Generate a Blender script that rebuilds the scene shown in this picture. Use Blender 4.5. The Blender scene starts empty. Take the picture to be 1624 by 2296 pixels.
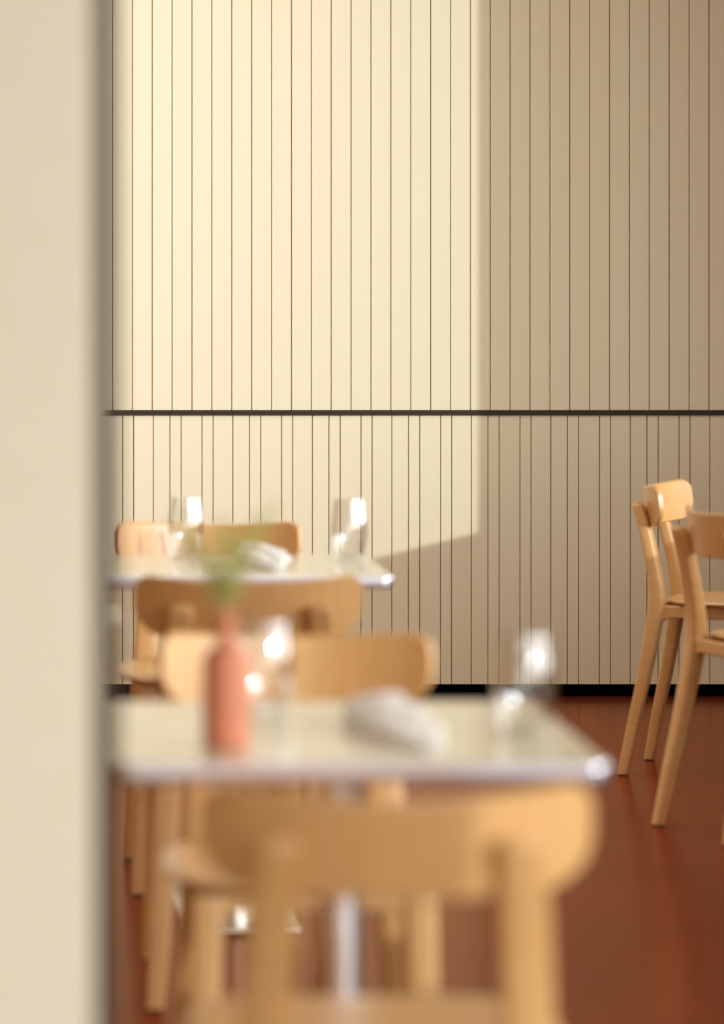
import bpy, bmesh, math, random
from mathutils import Vector, Matrix, noise
C = bpy.context.scene.collection
S = bpy.context.scene
# ------------------------------------------------------------------ camera
F_PX, HOR_Y, VP_X, HEAD = 8500.0, 654.0, 110.0, 1.31       # focal length in pixels, horizon row, vanishing column, eye height
SW = 692.4                                                 # pixels per metre on the back wall
YW = F_PX / SW                                             # distance of the back wall
cam = bpy.data.cameras.new('camera'); co = bpy.data.objects.new('camera', cam); C.objects.link(co)
co.location = (0, 0, HEAD); co.rotation_euler = (math.pi / 2, 0, 0)
cam.sensor_fit = 'HORIZONTAL'; cam.sensor_width = 36.0
cam.lens = F_PX / 1624 * 36.0
cam.shift_x = (812 - VP_X) / 1624; cam.shift_y = (HOR_Y - 1148) / 1624
cam.clip_start = 0.05; cam.clip_end = 100
cam.dof.use_dof = True; cam.dof.focus_distance = YW - 0.3
cam.dof.aperture_fstop = (cam.lens / 1000) / 0.050
S.camera = co
# ------------------------------------------------------------------ sky and sun
XR = 2.80                                                  # window wall
AZ = math.radians(50); SLOPE = 0.25                        # sun azimuth from +X towards the camera side; drop per metre of X
w = bpy.data.worlds.new('sky'); S.world = w; w.use_nodes = True
bg = w.node_tree.nodes['Background']; bg.inputs[0].default_value = (0.98, 0.98, 0.95, 1); bg.inputs[1].default_value = 5.9
sun = bpy.data.lights.new('sun', 'SUN'); so = bpy.data.objects.new('sun', sun); C.objects.link(so)
sun.energy = 1.9; sun.angle = math.radians(0.53); sun.color = (0.91, 0.965, 1.0)
so.rotation_euler = Vector((math.cos(AZ), -math.sin(AZ), SLOPE * math.cos(AZ))).to_track_quat('Z', 'Y').to_euler()
vs = S.view_settings; vs.view_transform = 'Standard'; vs.look = 'None'; vs.gamma = 1.0; vs.use_curve_mapping = False
vs.exposure = 0.0
S.cycles.use_denoising = True; S.cycles.max_bounces = 10; S.cycles.diffuse_bounces = 6; S.cycles.transmission_bounces = 10
S.cycles.sample_clamp_indirect = 6.0

def portal(name, loc, rot, sx, sy):                        # guides sky light through a window opening, gives off none
    l = bpy.data.lights.new(name, 'AREA'); l.shape = 'RECTANGLE'; l.size = sx; l.size_y = sy; l.cycles.is_portal = True
    o = bpy.data.objects.new(name, l); o.location = loc; o.rotation_euler = rot; C.objects.link(o)

# ------------------------------------------------------------------ materials
def mat(name, col, rough=0.5, metal=0.0, spec=0.5, ior=None, coat=0.0, coat_rough=0.1, trans=0.0, sheen=0.0):
    m = bpy.data.materials.new(name); m.use_nodes = True
    b = m.node_tree.nodes['Principled BSDF']
    b.inputs['Base Color'].default_value = (*col, 1); b.inputs['Roughness'].default_value = rough
    b.inputs['Metallic'].default_value = metal; b.inputs['Specular IOR Level'].default_value = spec
    if ior: b.inputs['IOR'].default_value = ior
    b.inputs['Coat Weight'].default_value = coat; b.inputs['Coat Roughness'].default_value = coat_rough
    b.inputs['Transmission Weight'].default_value = trans; b.inputs['Sheen Weight'].default_value = sheen
    return m
def grain(m, c1, c2, scale, stretch, detail=4, bump=0.0, space='Object'):
    nt = m.node_tree; b = nt.nodes['Principled BSDF']
    tc = nt.nodes.new('ShaderNodeTexCoord'); mp = nt.nodes.new('ShaderNodeMapping'); mp.inputs['Scale'].default_value = stretch
    n = nt.nodes.new('ShaderNodeTexNoise'); n.inputs['Scale'].default_value = scale; n.inputs['Detail'].default_value = detail
    r = nt.nodes.new('ShaderNodeValToRGB'); r.color_ramp.elements[0].color = (*c1, 1); r.color_ramp.elements[1].color = (*c2, 1)
    r.color_ramp.elements[0].position = 0.3; r.color_ramp.elements[1].position = 0.7
    L = nt.links.new
    L(tc.outputs[space], mp.inputs[0]); L(mp.outputs[0], n.inputs['Vector']); L(n.outputs[0], r.inputs[0]); L(r.outputs[0], b.inputs['Base Color'])
    if bump:
        bp = nt.nodes.new('ShaderNodeBump'); bp.inputs['Strength'].default_value = bump; bp.inputs['Distance'].default_value = 0.001
        L(n.outputs[0], bp.inputs['Height']); L(bp.outputs[0], b.inputs['Normal'])
    return m
CREAM = (0.775, 0.71, 0.51)
M = {}
M['panel'] = grain(mat('cream_panel_paint', CREAM, 0.5, spec=0.35), (0.77, 0.705, 0.505), (0.78, 0.715, 0.515), 60, (1, 1, 1), bump=0.03)
M['backing'] = mat('joint_shadow_paint', (0.42, 0.30, 0.15), 0.8)
M['plaster'] = grain(mat('cream_plaster', (0.62, 0.56, 0.43), 0.6, spec=0.3), (0.61, 0.55, 0.42), (0.63, 0.57, 0.44), 40, (1, 1, 1), bump=0.05)
M['ceiling'] = mat('ceiling_paint', (0.82, 0.73, 0.55), 0.8)
M['ground'] = mat('paving', (0.22, 0.18, 0.14), 0.8)
M['rightwall'] = mat('brown_bounce_wall', (0.25, 0.11, 0.04), 0.5)  # brown picked for this unseen wall to dim and warm bounced light
M['leftwall'] = mat('honey_bounce_wall', (0.50, 0.29, 0.12), 0.5)  # unseen wall coloured to throw orange bounce light into the room
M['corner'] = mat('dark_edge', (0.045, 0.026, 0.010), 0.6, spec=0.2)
M['bronze'] = mat('bronze_trim', (0.035, 0.025, 0.018), 0.5, spec=0.2)
M['black'] = mat('black_gap', (0.0015, 0.0015, 0.0015), 0.9, spec=0.0)
M['floor'] = grain(mat('red_linoleum', (0.20, 0.04, 0.015), 0.15, spec=0.02), (0.115, 0.017, 0.008), (0.145, 0.022, 0.010), 3.0, (1, 1, 1), detail=6)
def varnish(m, col, rough, ior):
    # clear warm-tinted varnish over the flooring
    nt = m.node_tree; b = nt.nodes['Principled BSDF']; o = nt.nodes['Material Output']; b.inputs['Specular IOR Level'].default_value = 0
    g = nt.nodes.new('ShaderNodeBsdfGlossy'); g.inputs['Color'].default_value = (*col, 1); g.inputs['Roughness'].default_value = rough
    f = nt.nodes.new('ShaderNodeFresnel'); f.inputs[0].default_value = ior; mx = nt.nodes.new('ShaderNodeMixShader')
    nt.links.new(f.outputs[0], mx.inputs[0]); nt.links.new(b.outputs[0], mx.inputs[1]); nt.links.new(g.outputs[0], mx.inputs[2]); nt.links.new(mx.outputs[0], o.inputs[0])
varnish(M['floor'], (1.0, .60, .40), .20, 1.18)
M['wood'] = grain(mat('oak', (0.7, 0.4, 0.17), 0.42, spec=0.5, coat=0.3, coat_rough=0.4), (0.60, 0.335, 0.12), (0.67, 0.395, 0.155), 14, (1, 1, 9), bump=0.05)
M['woodv'] = grain(mat('oak_veneer', (0.7, 0.4, 0.17), 0.36, spec=0.5, coat=0.3, coat_rough=0.4), (0.60, 0.335, 0.12), (0.67, 0.395, 0.155), 14, (6, 1, 0.5), bump=0.05)
M['top'] = mat('cream_laminate', (0.73, 0.68, 0.51), 0.24, spec=0.5, coat=0.55, coat_rough=0.12)
M['alu'] = mat('aluminium', (0.68, 0.68, 0.76), 0.28, metal=1.0)
M['post'] = mat('pale_metal_post', (0.84, 0.82, 0.80), 0.3, metal=1.0)
M['base'] = mat('polished_steel', (0.80, 0.77, 0.70), 0.20, metal=1.0)
def thin_glass(name):
    # thin clear wall: mirror-like reflection growing towards grazing, otherwise see-through
    m = bpy.data.materials.new(name); m.use_nodes = True; nt = m.node_tree; nt.nodes.clear(); N = nt.nodes.new; L = nt.links.new
    o = N('ShaderNodeOutputMaterial'); mx = N('ShaderNodeMixShader'); t = N('ShaderNodeBsdfTransparent'); g = N('ShaderNodeBsdfGlossy')
    t.inputs[0].default_value = (.985, .985, .98, 1); g.inputs['Roughness'].default_value = .05
    lw = N('ShaderNodeLayerWeight'); lw.inputs['Blend'].default_value = .5
    p = N('ShaderNodeMath'); p.operation = 'POWER'; p.inputs[1].default_value = 2.1; a = N('ShaderNodeMath'); a.operation = 'MULTIPLY_ADD'; a.inputs[1].default_value = .80; a.inputs[2].default_value = .07
    L(lw.outputs['Facing'], p.inputs[0]); L(p.outputs[0], a.inputs[0]); L(a.outputs[0], mx.inputs[0]); L(t.outputs[0], mx.inputs[1]); L(g.outputs[0], mx.inputs[2]); L(mx.outputs[0], o.inputs[0])
    return m
M['glass'] = thin_glass('clear_glass')
M['clay'] = grain(mat('terracotta', (0.50, 0.17, 0.08), 0.6), (0.50, 0.17, 0.085), (0.58, 0.21, 0.11), 60, (1, 1, 1), bump=0.1)
M['leaf'] = mat('green_leaf', (0.62, 0.62, 0.24), 0.55)
M['stem'] = mat('green_stem', (0.52, 0.52, 0.20), 0.55)
M['linen'] = grain(mat('white_linen', (0.84, 0.82, 0.80), 0.85, sheen=0.2), (0.90, 0.89, 0.87), (0.93, 0.92, 0.90), 300, (1, 1, 1), bump=0.1)
def translucent(m, fac):
    nt = m.node_tree; b = nt.nodes['Principled BSDF']; o = nt.nodes['Material Output']
    t = nt.nodes.new('ShaderNodeBsdfTranslucent'); mx = nt.nodes.new('ShaderNodeMixShader'); mx.inputs[0].default_value = fac
    src = b.inputs['Base Color']
    if src.is_linked: nt.links.new(src.links[0].from_socket, t.inputs[0])
    else: t.inputs[0].default_value = src.default_value
    nt.links.new(b.outputs[0], mx.inputs[1]); nt.links.new(t.outputs[0], mx.inputs[2]); nt.links.new(mx.outputs[0], o.inputs[0])
translucent(M['linen'], .4); translucent(M['leaf'], .4)
M['rubber'] = mat('dark_glide', (0.03, 0.025, 0.02), 0.7)

# ------------------------------------------------------------------ helpers
def obj(name, bm, m, parent=None, smooth=True, **props):
    me = bpy.data.meshes.new(name); bmesh.ops.recalc_face_normals(bm, faces=bm.faces); bm.to_mesh(me); bm.free()
    me.materials.append(m)
    if smooth:
        me.shade_smooth()
        try: me.set_sharp_from_angle(angle=math.radians(35))
        except Exception: pass
    o = bpy.data.objects.new(name, me); C.objects.link(o); o.parent = parent
    for k, v in props.items(): o[k] = v
    return o
def thing(name, label, cat, loc, rz=0, group=None):
    o = bpy.data.objects.new(name, None); C.objects.link(o); o.location = loc; o.rotation_euler = (0, 0, rz)
    o.empty_display_size = 0.1
    o['label'] = label; o['category'] = cat
    if group: o['group'] = group
    return o
def box(bm, x0, x1, y0, y1, z0, z1, bev=0.0, seg=2):
    t = bmesh.new(); bmesh.ops.create_cube(t, size=1)
    for v in t.verts:
        v.co = Vector(((x0 + x1) / 2 + v.co.x * (x1 - x0), (y0 + y1) / 2 + v.co.y * (y1 - y0), (z0 + z1) / 2 + v.co.z * (z1 - z0)))
    if bev: bmesh.ops.bevel(t, geom=t.edges[:], offset=bev, segments=seg, profile=0.5, affect='EDGES')
    me = bpy.data.meshes.new('tmp'); t.to_mesh(me); t.free(); bm.from_mesh(me); bpy.data.meshes.remove(me)
    return bm
def B(*a, **k): return box(bmesh.new(), *a, **k)
def rings(bm, rs, cap=True, closed=True):
    vs_ = [[bm.verts.new(p) for p in r] for r in rs]
    n = len(rs[0])
    for a, b in zip(vs_[:-1], vs_[1:]):
        for i in range(n if closed else n - 1):
            j = (i + 1) % n
            bm.faces.new((a[i], a[j], b[j], b[i]))
    if cap: bm.faces.new(vs_[0][::-1]); bm.faces.new(vs_[-1])
    return bm
def lathe(prof, n=40):
    bm = bmesh.new(); cols = []
    for r, z in prof:
        cols.append([bm.verts.new((r * math.cos(2 * math.pi * i / n), r * math.sin(2 * math.pi * i / n), z)) for i in range(n)] if r > 1e-6 else bm.verts.new((0, 0, z)))
    for a, b in zip(cols[:-1], cols[1:]):
        for i in range(n):
            j = (i + 1) % n
            if isinstance(a, list) and isinstance(b, list): bm.faces.new((a[i], a[j], b[j], b[i]))
            elif isinstance(a, list): bm.faces.new((a[i], a[j], b))
            else: bm.faces.new((a, b[j], b[i]))
    return bm
def superellipse(cx, cy, a, b, n, p):
    out = []
    for i in range(n):
        t = 2 * math.pi * i / n; c, s = math.cos(t), math.sin(t)
        out.append((cx + a * math.copysign(abs(c) ** (2 / p), c), cy + b * math.copysign(abs(s) ** (2 / p), s)))
    return out
def catmull(pts, k):
    P = [pts[0]] + list(pts) + [pts[-1]]; out = []
    for i in range(1, len(P) - 2):
        for q in range(k):
            t = q / k
            out.append(tuple(0.5 * (2 * b + (c - a) * t + (2 * a - 5 * b + 4 * c - d) * t * t + (-a + 3 * b - 3 * c + d) * t ** 3)
                             for a, b, c, d in zip(P[i - 1], P[i], P[i + 1], P[i + 2])))
    out.append(tuple(pts[-1])); return out

# ------------------------------------------------------------------ room shell
XL, YB, ZC = -3.0, -2.6, 3.35; T_ = .12
obj('floor', B(XL - .2, XR + .14, YB - .2, YW + .1, -.1, 0), M['floor'], smooth=False, kind='structure')
# ceiling with two unseen openings, added to brighten nearer table and panelled wall
SK = [((.5, 1.3), (4.4, 5.7)), ((-2.1, .8), (9.4, 11.0))]
ys = [YB - .2, 4.4, 5.7, 9.4, 11.0, YW + .1]; bm = bmesh.new()
for k in (0, 2, 4): box(bm, XL - .2, XR + .14, ys[k], ys[k + 1], ZC, ZC + .1)
for (a, b), (c, d) in SK:
    box(bm, XL - .2, a, c, d, ZC, ZC + .1); box(bm, b, XR + .14, c, d, ZC, ZC + .1)
    portal('window_portal', ((a + b) / 2, (c + d) / 2, ZC + .11), (0, 0, 0), b - a, d - c)
obj('ceiling', bm, M['ceiling'], smooth=False, kind='structure')
obj('wall_left', B(XL - .2, XL, YB, YW + .1, 0, ZC), M['leftwall'], smooth=False, kind='structure')
obj('ground', B(-40, 40, -40, 40, -.35, -.12), M['ground'], smooth=False, kind='structure')
obj('sky_block_slab', B(XR + T_, XR + 3.2, YB, YW + .1, 3.75, 3.85), M['ceiling'], smooth=False, kind='structure')  # unseen slab added to keep high sky out of the right windows
# right wall: piers between window bays, parapet under them, lintel over them
T = 0.12; ZS = 0.53 + SLOPE * (XR - 1.39); ZT = 3.10
JAMB = YW - (XR - 1.39) * math.tan(AZ)
bays = [(-2.3, 0.55), (1.04, 3.80), (4.28, JAMB)]
bm = B(XR, XR + T, YB, YW + .1, 0, ZS)
box(bm, XR, XR + T, YB, YW + .1, ZT, 3.85)
e = YB
for a, b in bays:
    box(bm, XR, XR + T, e, a, ZS, ZT); e = b
box(bm, XR, XR + T, e, YW + .1, ZS, ZT)
obj('wall_right', bm, M['rightwall'], smooth=False, kind='structure')
for i, (a, b) in enumerate(bays):
    wn = obj('window_%d' % (i + 1), B(XR + .05, XR + .10, a, b, ZT - .05, ZT), M['bronze'], smooth=False, kind='structure')
    mull = [7.86] if i == 2 else []  # unseen mullion, widened and placed to shade the chair at the frame edge
    for y in mull: obj('mullion', B(XR + .05, XR + .10, y - .17, y + .17, ZS, ZT - .05), M['bronze'], wn, smooth=False)
    portal('window_portal', (XR + T + .01, (a + b) / 2, (ZS + ZT) / 2), (0, math.pi / 2, 0), ZT - ZS, b - a)
# rear wall behind the camera with one wide window
RX, RZ = (XL + .3, 1.5), (.45, 2.1)
bm = B(XL, XR, YB - .12, YB, 0, RZ[0]); box(bm, XL, XR, YB - .12, YB, RZ[1], ZC)
box(bm, XL, RX[0], YB - .12, YB, *RZ); box(bm, RX[1], XR, YB - .12, YB, *RZ)
obj('wall_rear', bm, M['plaster'], smooth=False, kind='structure')
wr = obj('window_4', B(*RX, YB - .09, YB - .04, RZ[1] - .05, RZ[1]), M['bronze'], smooth=False, kind='structure')
for x in (-1.3, 0.1): obj('mullion', B(x - .03, x + .03, YB - .09, YB - .04, RZ[0], RZ[1] - .05), M['bronze'], wr, smooth=False)
portal('window_portal', (sum(RX) / 2, YB - .13, sum(RZ) / 2), (math.pi / 2, 0, 0), RX[1] - RX[0], RZ[1] - RZ[0])

# back wall: backing, separate vertical boards above and below a dark rail
DEP = 0.009
wb = obj('wall_back', B(XL, XR, YW + DEP, YW + .1, 0, ZC), M['backing'], smooth=False, kind='structure')
def px2x(px): return (px - VP_X) / SW
def row(y): return HEAD - (y - HOR_Y) / SW
Z_BASE = row(1534); Z_LO = row(931.5); Z_HI = row(919.5)
cache = {}
def plank(x0, x1, z0, z1):
    gap, ch = 0.0026, 0.0011
    key = (round(x1 - x0, 4), round(z1 - z0, 4))
    if key not in cache:
        h = (x1 - x0 - gap) / 2
        prof = [(-h, DEP), (-h, ch), (-h + ch, 0), (h - ch, 0), (h, ch), (h, DEP)]
        bm = rings(bmesh.new(), [[(x, y, 0) for x, y in prof], [(x, y, z1 - z0) for x, y in prof]])
        cache[key] = obj('plank', bm, M['panel'], wb, smooth=False); o = cache[key]
    else:
        o = cache[key].copy(); C.objects.link(o); o.parent = wb
    o.location = ((x0 + x1) / 2, YW, z0)
P = 44.62 / SW
g0 = px2x(252.0)
k0 = math.ceil((XL - g0) / P)
gs = [XL] + [g0 + P * k for k in range(k0 + (1 if g0 + P * k0 < XL + .01 else 0), int((XR - g0) / P) + 1)] + [XR]
for a, b in zip(gs[:-1], gs[1:]):
    if b - a > .012: plank(a, b, Z_HI, ZC)
per = 178.4; offs = (0, 24.8, 69.1, 106.4, 131.6)
gl = sorted(px2x(274.6 + per * n + o) for n in range(-16, 12) for o in offs)
gl = [XL] + [g for g in gl if XL + .012 < g < XR - .012] + [XR]
for a, b in zip(gl[:-1], gl[1:]): plank(a, b, Z_BASE, Z_LO)
obj('trim_1', B(XL, XR, YW - .006, YW + DEP, Z_LO + .0002, Z_HI - .0002, bev=.0008, seg=1), M['bronze'], smooth=False, kind='structure')
obj('baseboard_back', B(XL, XR, YW - .001, YW + DEP, 0, Z_BASE - .0002), M['black'], smooth=False, kind='structure')

# near pillar on the left, its face towards the camera, rounded arris
PX, PY = 0.041, 3.42
pts = []
r = .006
for cx, cy, a0 in ((PX - r, PY + r, -90), (PX - r, PY + .30 - r, 0), (-.50 + r, PY + .30 - r, 90), (-.50 + r, PY + r, 180)):
    for k in range(9):
        a = math.radians(a0 + k * 90 / 8); pts.append((cx + r * math.cos(a), cy + r * math.sin(a)))
obj('pillar', rings(bmesh.new(), [[(x, y, z) for x, y in pts] for z in (0, ZC)]), M['plaster'], kind='structure')

obj('dark_edge_strip', B(PX, PX + .022, PY + .001, PY + .05, 0, ZC, bev=.002, seg=1), M['corner'], bpy.data.objects['pillar'], smooth=False)  # dark strip added along the pillar's right edge

# ------------------------------------------------------------------ chair
def sect(cx, cy, z, w_, d, n=20, p=3.2, nx=(1, 0, 0), ny=(0, 1, 0)):
    return [(cx + a, cy + b, z) for a, b in superellipse(0, 0, w_ / 2, d / 2, n, p)]
def leg_mesh(keys, s):
    # keys: (x, y, z, width x, depth y) from foot to top
    pts_ = catmull(keys, 7)
    rs = [[(s * x if False else x * s + a, y + b, z) for a, b in superellipse(0, 0, w_ / 2, d / 2, 24, 4.5)] for x, y, z, w_, d in pts_]
    # rounded top end
    x, y, z, w_, d = pts_[-1]
    for k, f in ((.006, .93), (.011, .72), (.0135, .4)):
        rs.append([(x * s + a, y - k * .2 + b, z + k) for a, b in superellipse(0, 0, w_ / 2 * f, d / 2 * f, 24, 3.5)])
    return rings(bmesh.new(), rs)
REAR = [(.176, -.285, .004, .032, .027), (.168, -.262, .12, .039, .031), (.158, -.230, .27, .047, .036), (.150, -.205, .41, .052, .042),
        (.145, -.198, .48, .054, .042), (.139, -.206, .55, .054, .036), (.133, -.228, .65, .052, .033), (.127, -.252, .725, .046, .030)]
FRONT = [(.170, .235, .004, .032, .027), (.163, .226, .15, .040, .032), (.155, .218, .32, .046, .038), (.152, .214, .448, .048, .042)]
def rail_mesh(p0, p1, z0, z1, th, flare=.034):
    # a rail between two legs, its under edge swept down into both legs
    p0, p1 = Vector(p0), Vector(p1); d = (p1 - p0); L = d.length; d.normalize(); n = Vector((-d.y, d.x, 0))
    ts = [0, .004, .009, .016, .025, flare] ; ts = ts + [L - t for t in reversed(ts)]
    rs = []
    for t in ts:
        q = min(t, L - t); low = z0
        if q < flare: low = z0 - (flare - math.sqrt(max(0, flare ** 2 - (flare - q) ** 2)))
        c = p0 + d * t; h = th / 2; e = .004
        prof = [(-h, low + e), (-h + e, low), (h - e, low), (h, low + e), (h, z1 - e), (h - e, z1), (-h + e, z1), (-h, z1 - e)]
        rs.append([(c.x + n.x * a, c.y + n.y * a, z) for a, z in prof])
    return rings(bmesh.new(), rs)
def seat_mesh():
    # rounded board, slightly dished, soft edge
    n = 72; out = []
    base = superellipse(0, .052, .212, .240, n, 3.6)
    def ring(f, dz, taper=1):
        r_ = []
        for x, y in base:
            xx, yy = x * f, .052 + (y - .052) * f
            xx *= 1 - .10 * max(0, -(yy) / .19)               # narrower at the back
            r_.append((xx, yy, dz(xx, yy, f)))
        return r_
    def top(x, y, f): return .4775 - .010 * (1 - f * f) - .006 * max(0, (y - .2) / .09) ** 2
    def bot(x, y, f): return top(x, y, f) - .013
    rs = [ring(f, bot) for f in (.02, .3, .6, .85, .955)]
    rs += [ring(.985, lambda x, y, f: bot(x, y, f) + .002), ring(1.0, lambda x, y, f: bot(x, y, f) + .0065), ring(.985, lambda x, y, f: top(x, y, f) - .002)]
    rs += [ring(f, top) for f in (.955, .85, .7, .5, .3, .15, .02)]
    return rings(bmesh.new(), rs)
def back_mesh():
    # bent board: convex to the rear, top edge dips in the middle, lower corners round
    nx, nz, th = 48, 12, .013
    rs = []
    def outline(u):      # u in -1..1 -> bottom and top height
        au = abs(u); x = u * .212
        top = .790 - .013 * (1 - u * u)
        bot = .668 + .010 * u * u
        d = (1 - au) * .212                                  # distance from the end
        Rt, Rb = .028, .050
        if d < Rt: top -= Rt - math.sqrt(max(0, Rt * Rt - (Rt - d) ** 2))
        if d < Rb: bot += Rb - math.sqrt(max(0, Rb * Rb - (Rb - d) ** 2))
        return bot, top
    us = [math.sin(math.pi / 2 * (-1 + 2 * i / nx)) for i in range(nx + 1)]
    us[0], us[-1] = -.9995, .9995
    for u in us:
        x = u * .212; b, t = outline(u)
        if t - b < .004: m_ = (t + b) / 2; b, t = m_ - .002, m_ + .002
        y0 = -.258 + .080 * u * u
        slope = .160 * u / .212
        nrm = Vector((-slope, 1)).normalized()              # inner side
        e = min(.004, (t - b) * .4)
        prof = []
        for z, o in ((b + e, 0), (b + e * .3, .3), (b, .5), (b + e * .3, .7), (b + e, 1)): prof.append((z, o))
        for k in range(1, 7): prof.append((b + e + (t - b - 2 * e) * k / 7, 1))
        for z, o in ((t - e, 1), (t - e * .3, .7), (t, .5), (t - e * .3, .3), (t - e, 0)): prof.append((z, o))
        for k in range(6, 0, -1): prof.append((b + e + (t - b - 2 * e) * k / 7, 0))
        ring = []
        for z, o in prof:
            yy = y0 - .13 * (z - .73)                         # leans back
            ring.append((x + nrm.x * th * o, yy + nrm.y * th * o, z))
        rs.append(ring)
    return rings(bmesh.new(), rs)
chair0 = None
def chair(label, X, Y, rz, group):
    global chair0
    if chair0 is None:
        t = thing('dining_chair', label, 'chair', (X, Y, 0), rz, group)
        obj('backrest', back_mesh(), M['woodv'], t); obj('seat', seat_mesh(), M['woodv'], t)
        for s in (-1, 1):
            for keys in (REAR, FRONT):
                l = obj('leg', leg_mesh(keys, s), M['wood'], t)
                k = keys[0]
                obj('glide', B(s * k[0] - .012, s * k[0] + .012, k[1] - .010, k[1] + .010, 0, .0042), M['rubber'], l, smooth=False)
            obj('side_rail', rail_mesh((s * .150, -.190, 0), (s * .152, .206, 0), .427, .4615, .026), M['wood'], t)
        obj('rear_rail', rail_mesh((-.138, -.200, 0), (.138, -.200, 0), .427, .4615, .024), M['wood'], t)
        obj('front_rail', rail_mesh((-.140, .214, 0), (.140, .214, 0), .427, .4615, .024), M['wood'], t)
        chair0 = t; return t
    r_ = chair0.copy(); C.objects.link(r_); r_.location = (X, Y, 0); r_.rotation_euler = (0, 0, rz); r_['label'] = label; r_['group'] = group
    for ch in list(chair0.children):
        c = ch.copy(); C.objects.link(c); c.parent = r_
        for g in ch.children:
            d = g.copy(); C.objects.link(d); d.parent = c
    return r_
G = 'bentwood-back dining chairs'
chair('oak dining chair nearest the camera, curved back turned to us before the nearer table', .370, 4.235, 0, G)
chair('oak dining chair beyond the nearer table, facing us behind the clay bottle vase', .378, 5.625, math.pi, G)
chair('oak dining chair back between the two tables, convex rear turned to us in shade', .369, 7.195, 0, G)
chair('oak dining chair beyond the farther table, closest to the sunlit panelled wall', .3647, 8.470, math.pi, G)
chair('oak dining chair in profile by the shaded wall with brightly sunlit inner backrest', 1.885, 10.34, math.radians(-20.6 - 90), G)
chair('oak dining chair cut off at the frame edge, shaded backrest, overlapping the sunlit-backed chair', 1.822, 9.226, math.radians(19 - 90), G)

# ------------------------------------------------------------------ tables
def rrect(x0, x1, y0, y1, r, n=10):
    out = []
    for cx, cy, a0 in ((x1 - r, y0 + r, -90), (x1 - r, y1 - r, 0), (x0 + r, y1 - r, 90), (x0 + r, y0 + r, 180)):
        for k in range(n + 1):
            a = math.radians(a0 + 90 * k / n); out.append((cx + r * math.cos(a), cy + r * math.sin(a)))
    return out
ZTOP = .73
def table(label, x0, x1, y0, y1):
    cx, cy = (x0 + x1) / 2, (y0 + y1) / 2; a, b = (x1 - x0) / 2, (y1 - y0) / 2
    t = thing('dining_table', label, 'table', (cx, cy, 0), 0, 'small cream-topped restaurant tables')
    R = .022; e = .0030; th = .024
    def L(off, z): return [(x, y, z) for x, y in rrect(-a + off, a - off, -b + off, b - off, max(R - off, .004))]
    obj('tabletop', rings(bmesh.new(), [L(e, ZTOP - th + .002), L(e, ZTOP)]), M['top'], t, smooth=False)
    # edge band: closed loop around the top, softly rounded outside
    prof = [(e + .0002, ZTOP - .0002), (.0012, ZTOP - .0009), (.0003, ZTOP - .0028), (0, ZTOP - .006), (0, ZTOP - th + .006), (.0003, ZTOP - th + .0028), (.0012, ZTOP - th + .0009), (e + .0002, ZTOP - th)]
    rs = [L(o, z) for o, z in prof] + [L(e + .004, ZTOP - th), L(e + .0001, ZTOP - th + .003)]
    bm = rings(bmesh.new(), rs, cap=False)
    obj('edge_band', bm, M['alu'], t)
    obj('pedestal', lathe([(0, .012), (.030, .012), (.030, ZTOP - th - .004), (0, ZTOP - th - .004)], 36), M['post'], t)
    obj('mounting_plate', B(-.15, .15, -.15, .15, ZTOP - th - .007, ZTOP - th + .001, bev=.001, seg=1), M['bronze'], t, smooth=False)
    obj('base_plate', B(-.125, .125, -.33, .33, 0, .014, bev=.002, seg=2), M['base'], t)
    return t
table('nearer cream-topped pedestal table holding the clay bottle vase', .079, .690, 4.655, 5.37)
table('farther cream-topped pedestal table by the sunlit wall, without a vase', .080, .702, 7.715, 8.366)

# ------------------------------------------------------------------ glasses
def glass_mesh():
    outer = [(0, 0), (.022, 0), (.0262, .0012), (.0290, .006), (.0335, .022), (.0372, .042), (.0386, .060), (.0375, .082), (.0345, .106), (.0318, .130)]
    inner = [(.0308, .1302), (.0334, .106), (.0364, .082), (.0375, .060), (.0360, .042), (.0322, .024), (.0270, .0125), (.018, .0092), (0, .0085)]
    o = catmull(outer[2:], 5); i = catmull(inner[1:-2], 5)
    return lathe(outer[:2] + list(o) + [(.0316, .1312), (.0310, .1312)] + list(i) + inner[-2:], 64)
g0_ = None
def tumbler(label, X, Y):
    global g0_
    if g0_ is None:
        g0_ = obj('tumbler', glass_mesh(), M['glass']); o = g0_
    else: o = g0_.copy(); C.objects.link(o)
    o.location = (X, Y, ZTOP + .0003); o['label'] = label; o['category'] = 'glass'; o['group'] = 'clear stemless tumblers on the tables'
tumbler('clear stemless tumbler beside the clay bottle vase on the nearer table', .293, 5.16)
tumbler('clear stemless tumbler near the right end of the nearer table, past the napkin', .622, 4.965)
tumbler('clear stemless tumbler left of the napkin on the farther table', .298, 8.26)
tumbler('clear stemless tumbler right of the napkin on the farther table', .648, 8.19)

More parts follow.
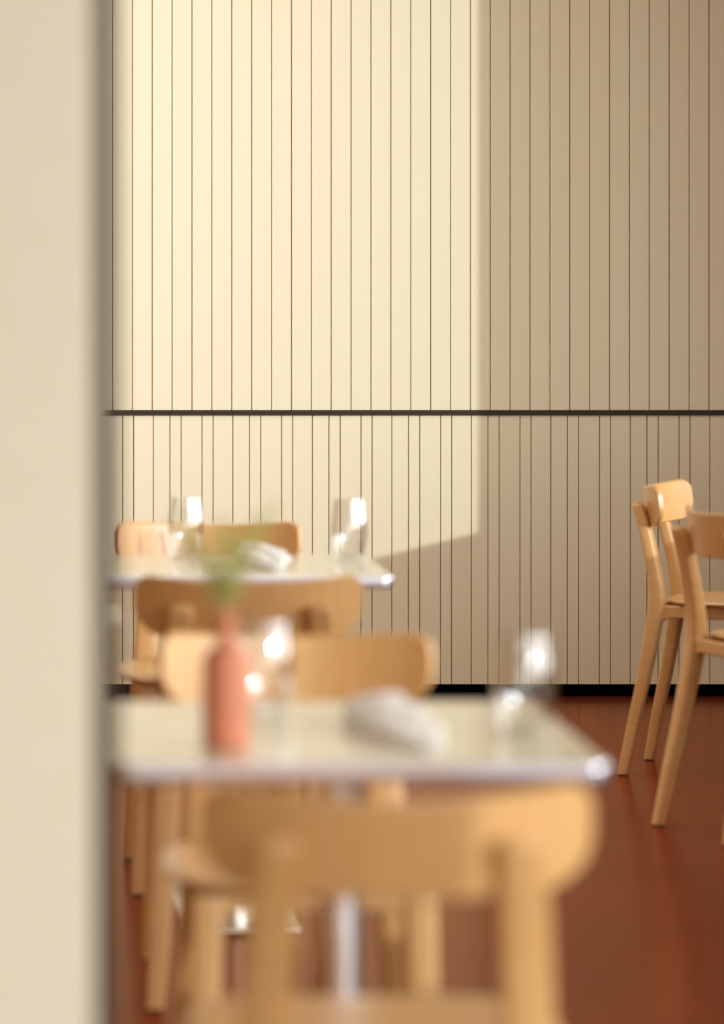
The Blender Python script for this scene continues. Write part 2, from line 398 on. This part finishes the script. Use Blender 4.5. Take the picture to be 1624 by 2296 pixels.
# ------------------------------------------------------------------ vase and sprigs
VX, VY = .226, 4.83
v = thing('bottle_vase', 'terracotta clay bottle vase with narrow neck on the nearer table, holding green sprigs', 'vase', (VX, VY, ZTOP + .0003))
prof = [(0, 0), (.026, 0), (.0298, .003), (.0305, .012), (.0305, .100), (.0290, .113), (.0235, .123), (.0150, .130), (.0112, .137), (.0105, .150), (.0115, .166), (.0128, .170),
        (.0118, .171), (.0095, .164), (.0088, .150), (.0094, .138), (.0130, .128), (.0215, .120), (.0268, .110), (.0280, .098), (.0280, .008), (.02, .005), (0, .005)]
obj('bottle_body', lathe([prof[0], prof[1]] + catmull(prof[2:-2], 3) + prof[-2:], 48), M['clay'], v)
random.seed(4)
plant = thing('green_sprig', 'bunch of feathery green sprigs standing in the clay bottle vase', 'plant', (VX, VY, ZTOP + .03))
def sprig(lean, az, length):
    d = Vector((math.cos(az), math.sin(az), 0))
    def P_(q):   # curve: up inside the neck, then leaning out
        z = .145 * min(q * 2.2, 1) if q < .4545 else .145 + (q - .4545) / .5455 * length * math.cos(lean)
        o = .004 * d if q < .4545 else d * (.004 + (((q - .4545) / .5455) ** 1.6) * length * math.sin(lean))
        if q < .4545: o = d * .004 * (q / .4545)
        return Vector((o.x, o.y, z))
    rs = []
    for k in range(25):
        q = k / 24; c = P_(q); rr = .0011 * (1 - .6 * q)
        rs.append([(c.x + rr * math.cos(a), c.y + rr * math.sin(a), c.z) for a in (0, 1.257, 2.513, 3.77, 5.027)])
    t = obj('stem', rings(bmesh.new(), rs), M['stem'], plant)
    bm = bmesh.new()
    for k in range(270):
        q = .50 + .5 * random.random(); c = P_(q)
        a = random.random() * 6.283; up = random.uniform(-.1, .9)
        dirv = Vector((math.cos(a), math.sin(a), up)).normalized(); ln = random.uniform(.016, .040) * (1.15 - .45 * q)
        side = dirv.cross(Vector((random.random() - .5, random.random() - .5, 1))).normalized() * .0010
        tip = c + dirv * ln + Vector((0, 0, -.2 * ln)); mid = c + dirv * ln * .5
        a_, b_, c_, d_ = bm.verts.new(c), bm.verts.new(mid + side), bm.verts.new(tip), bm.verts.new(mid - side)
        bm.faces.new((a_, b_, c_, d_))
    obj('leaf_needles', bm, M['leaf'], t, smooth=False, kind='stuff')
for a in ((.10, 1.2, .10), (.45, 3.0, .11), (.34, .2, .12), (.62, 2.7, .135), (.25, 4.5, .12), (.50, 0.5, .15)): sprig(*a)

# ------------------------------------------------------------------ napkins
def napkin(label, path, seed, hmax):
    # loosely gathered cloth: a folded roll following a short path, deep soft creases
    p = catmull(path, 16); n = len(p); rs = []; m_ = 72
    cx = sum(q[0] for q in p) / n; cy = sum(q[1] for q in p) / n
    for k, (x, y, wd, h) in enumerate(p):
        a_ = p[max(k - 1, 0)]; b_ = p[min(k + 1, n - 1)]
        d = Vector((b_[0] - a_[0], b_[1] - a_[1], 0)).normalized(); s = Vector((-d.y, d.x, 0))
        endf = min(1, .25 + 2.6 * min(k, n - 1 - k) / n)
        ring = []
        for j in range(m_):
            t = 2 * math.pi * j / m_
            f = .86 + .17 * noise.noise(Vector((math.cos(t) * 1.4, math.sin(t) * 1.4, k * .11 + seed))) + .055 * math.sin(5 * t + k * .16 + seed) + .02 * math.sin(9 * t - k * .25)
            u = math.cos(t) * wd / 2 * f * endf; v_ = math.sin(t)
            z = (h * f * endf) * (.5 + .5 * v_) if v_ > -.2 else h * f * endf * .4 * (1 + v_) / .8
            q = Vector((x, y, 0)) + s * u + d * (.006 * noise.noise(Vector((j * .3, k * .3, seed))))
            ring.append((q.x - cx, q.y - cy, max(0, z)))
        rs.append(ring)
    o = obj('napkin', rings(bmesh.new(), rs), M['linen'], None); o.location = (cx, cy, ZTOP + .0005)
    o['label'] = label; o['category'] = 'napkin'; o['group'] = 'white cloth napkins on the tables'
napkin('white cloth napkin gathered loosely on the nearer table', [(.412, 5.21, .06, .034), (.432, 5.12, .095, .048), (.452, 5.01, .110, .042), (.470, 4.89, .105, .030), (.485, 4.77, .085, .022)], 1.3, .05)
napkin('white cloth napkin gathered loosely on the farther table', [(.415, 8.24, .06, .036), (.432, 8.17, .085, .048), (.452, 8.07, .10, .044), (.466, 7.96, .10, .036), (.474, 7.86, .08, .026)], 7.1, .05)
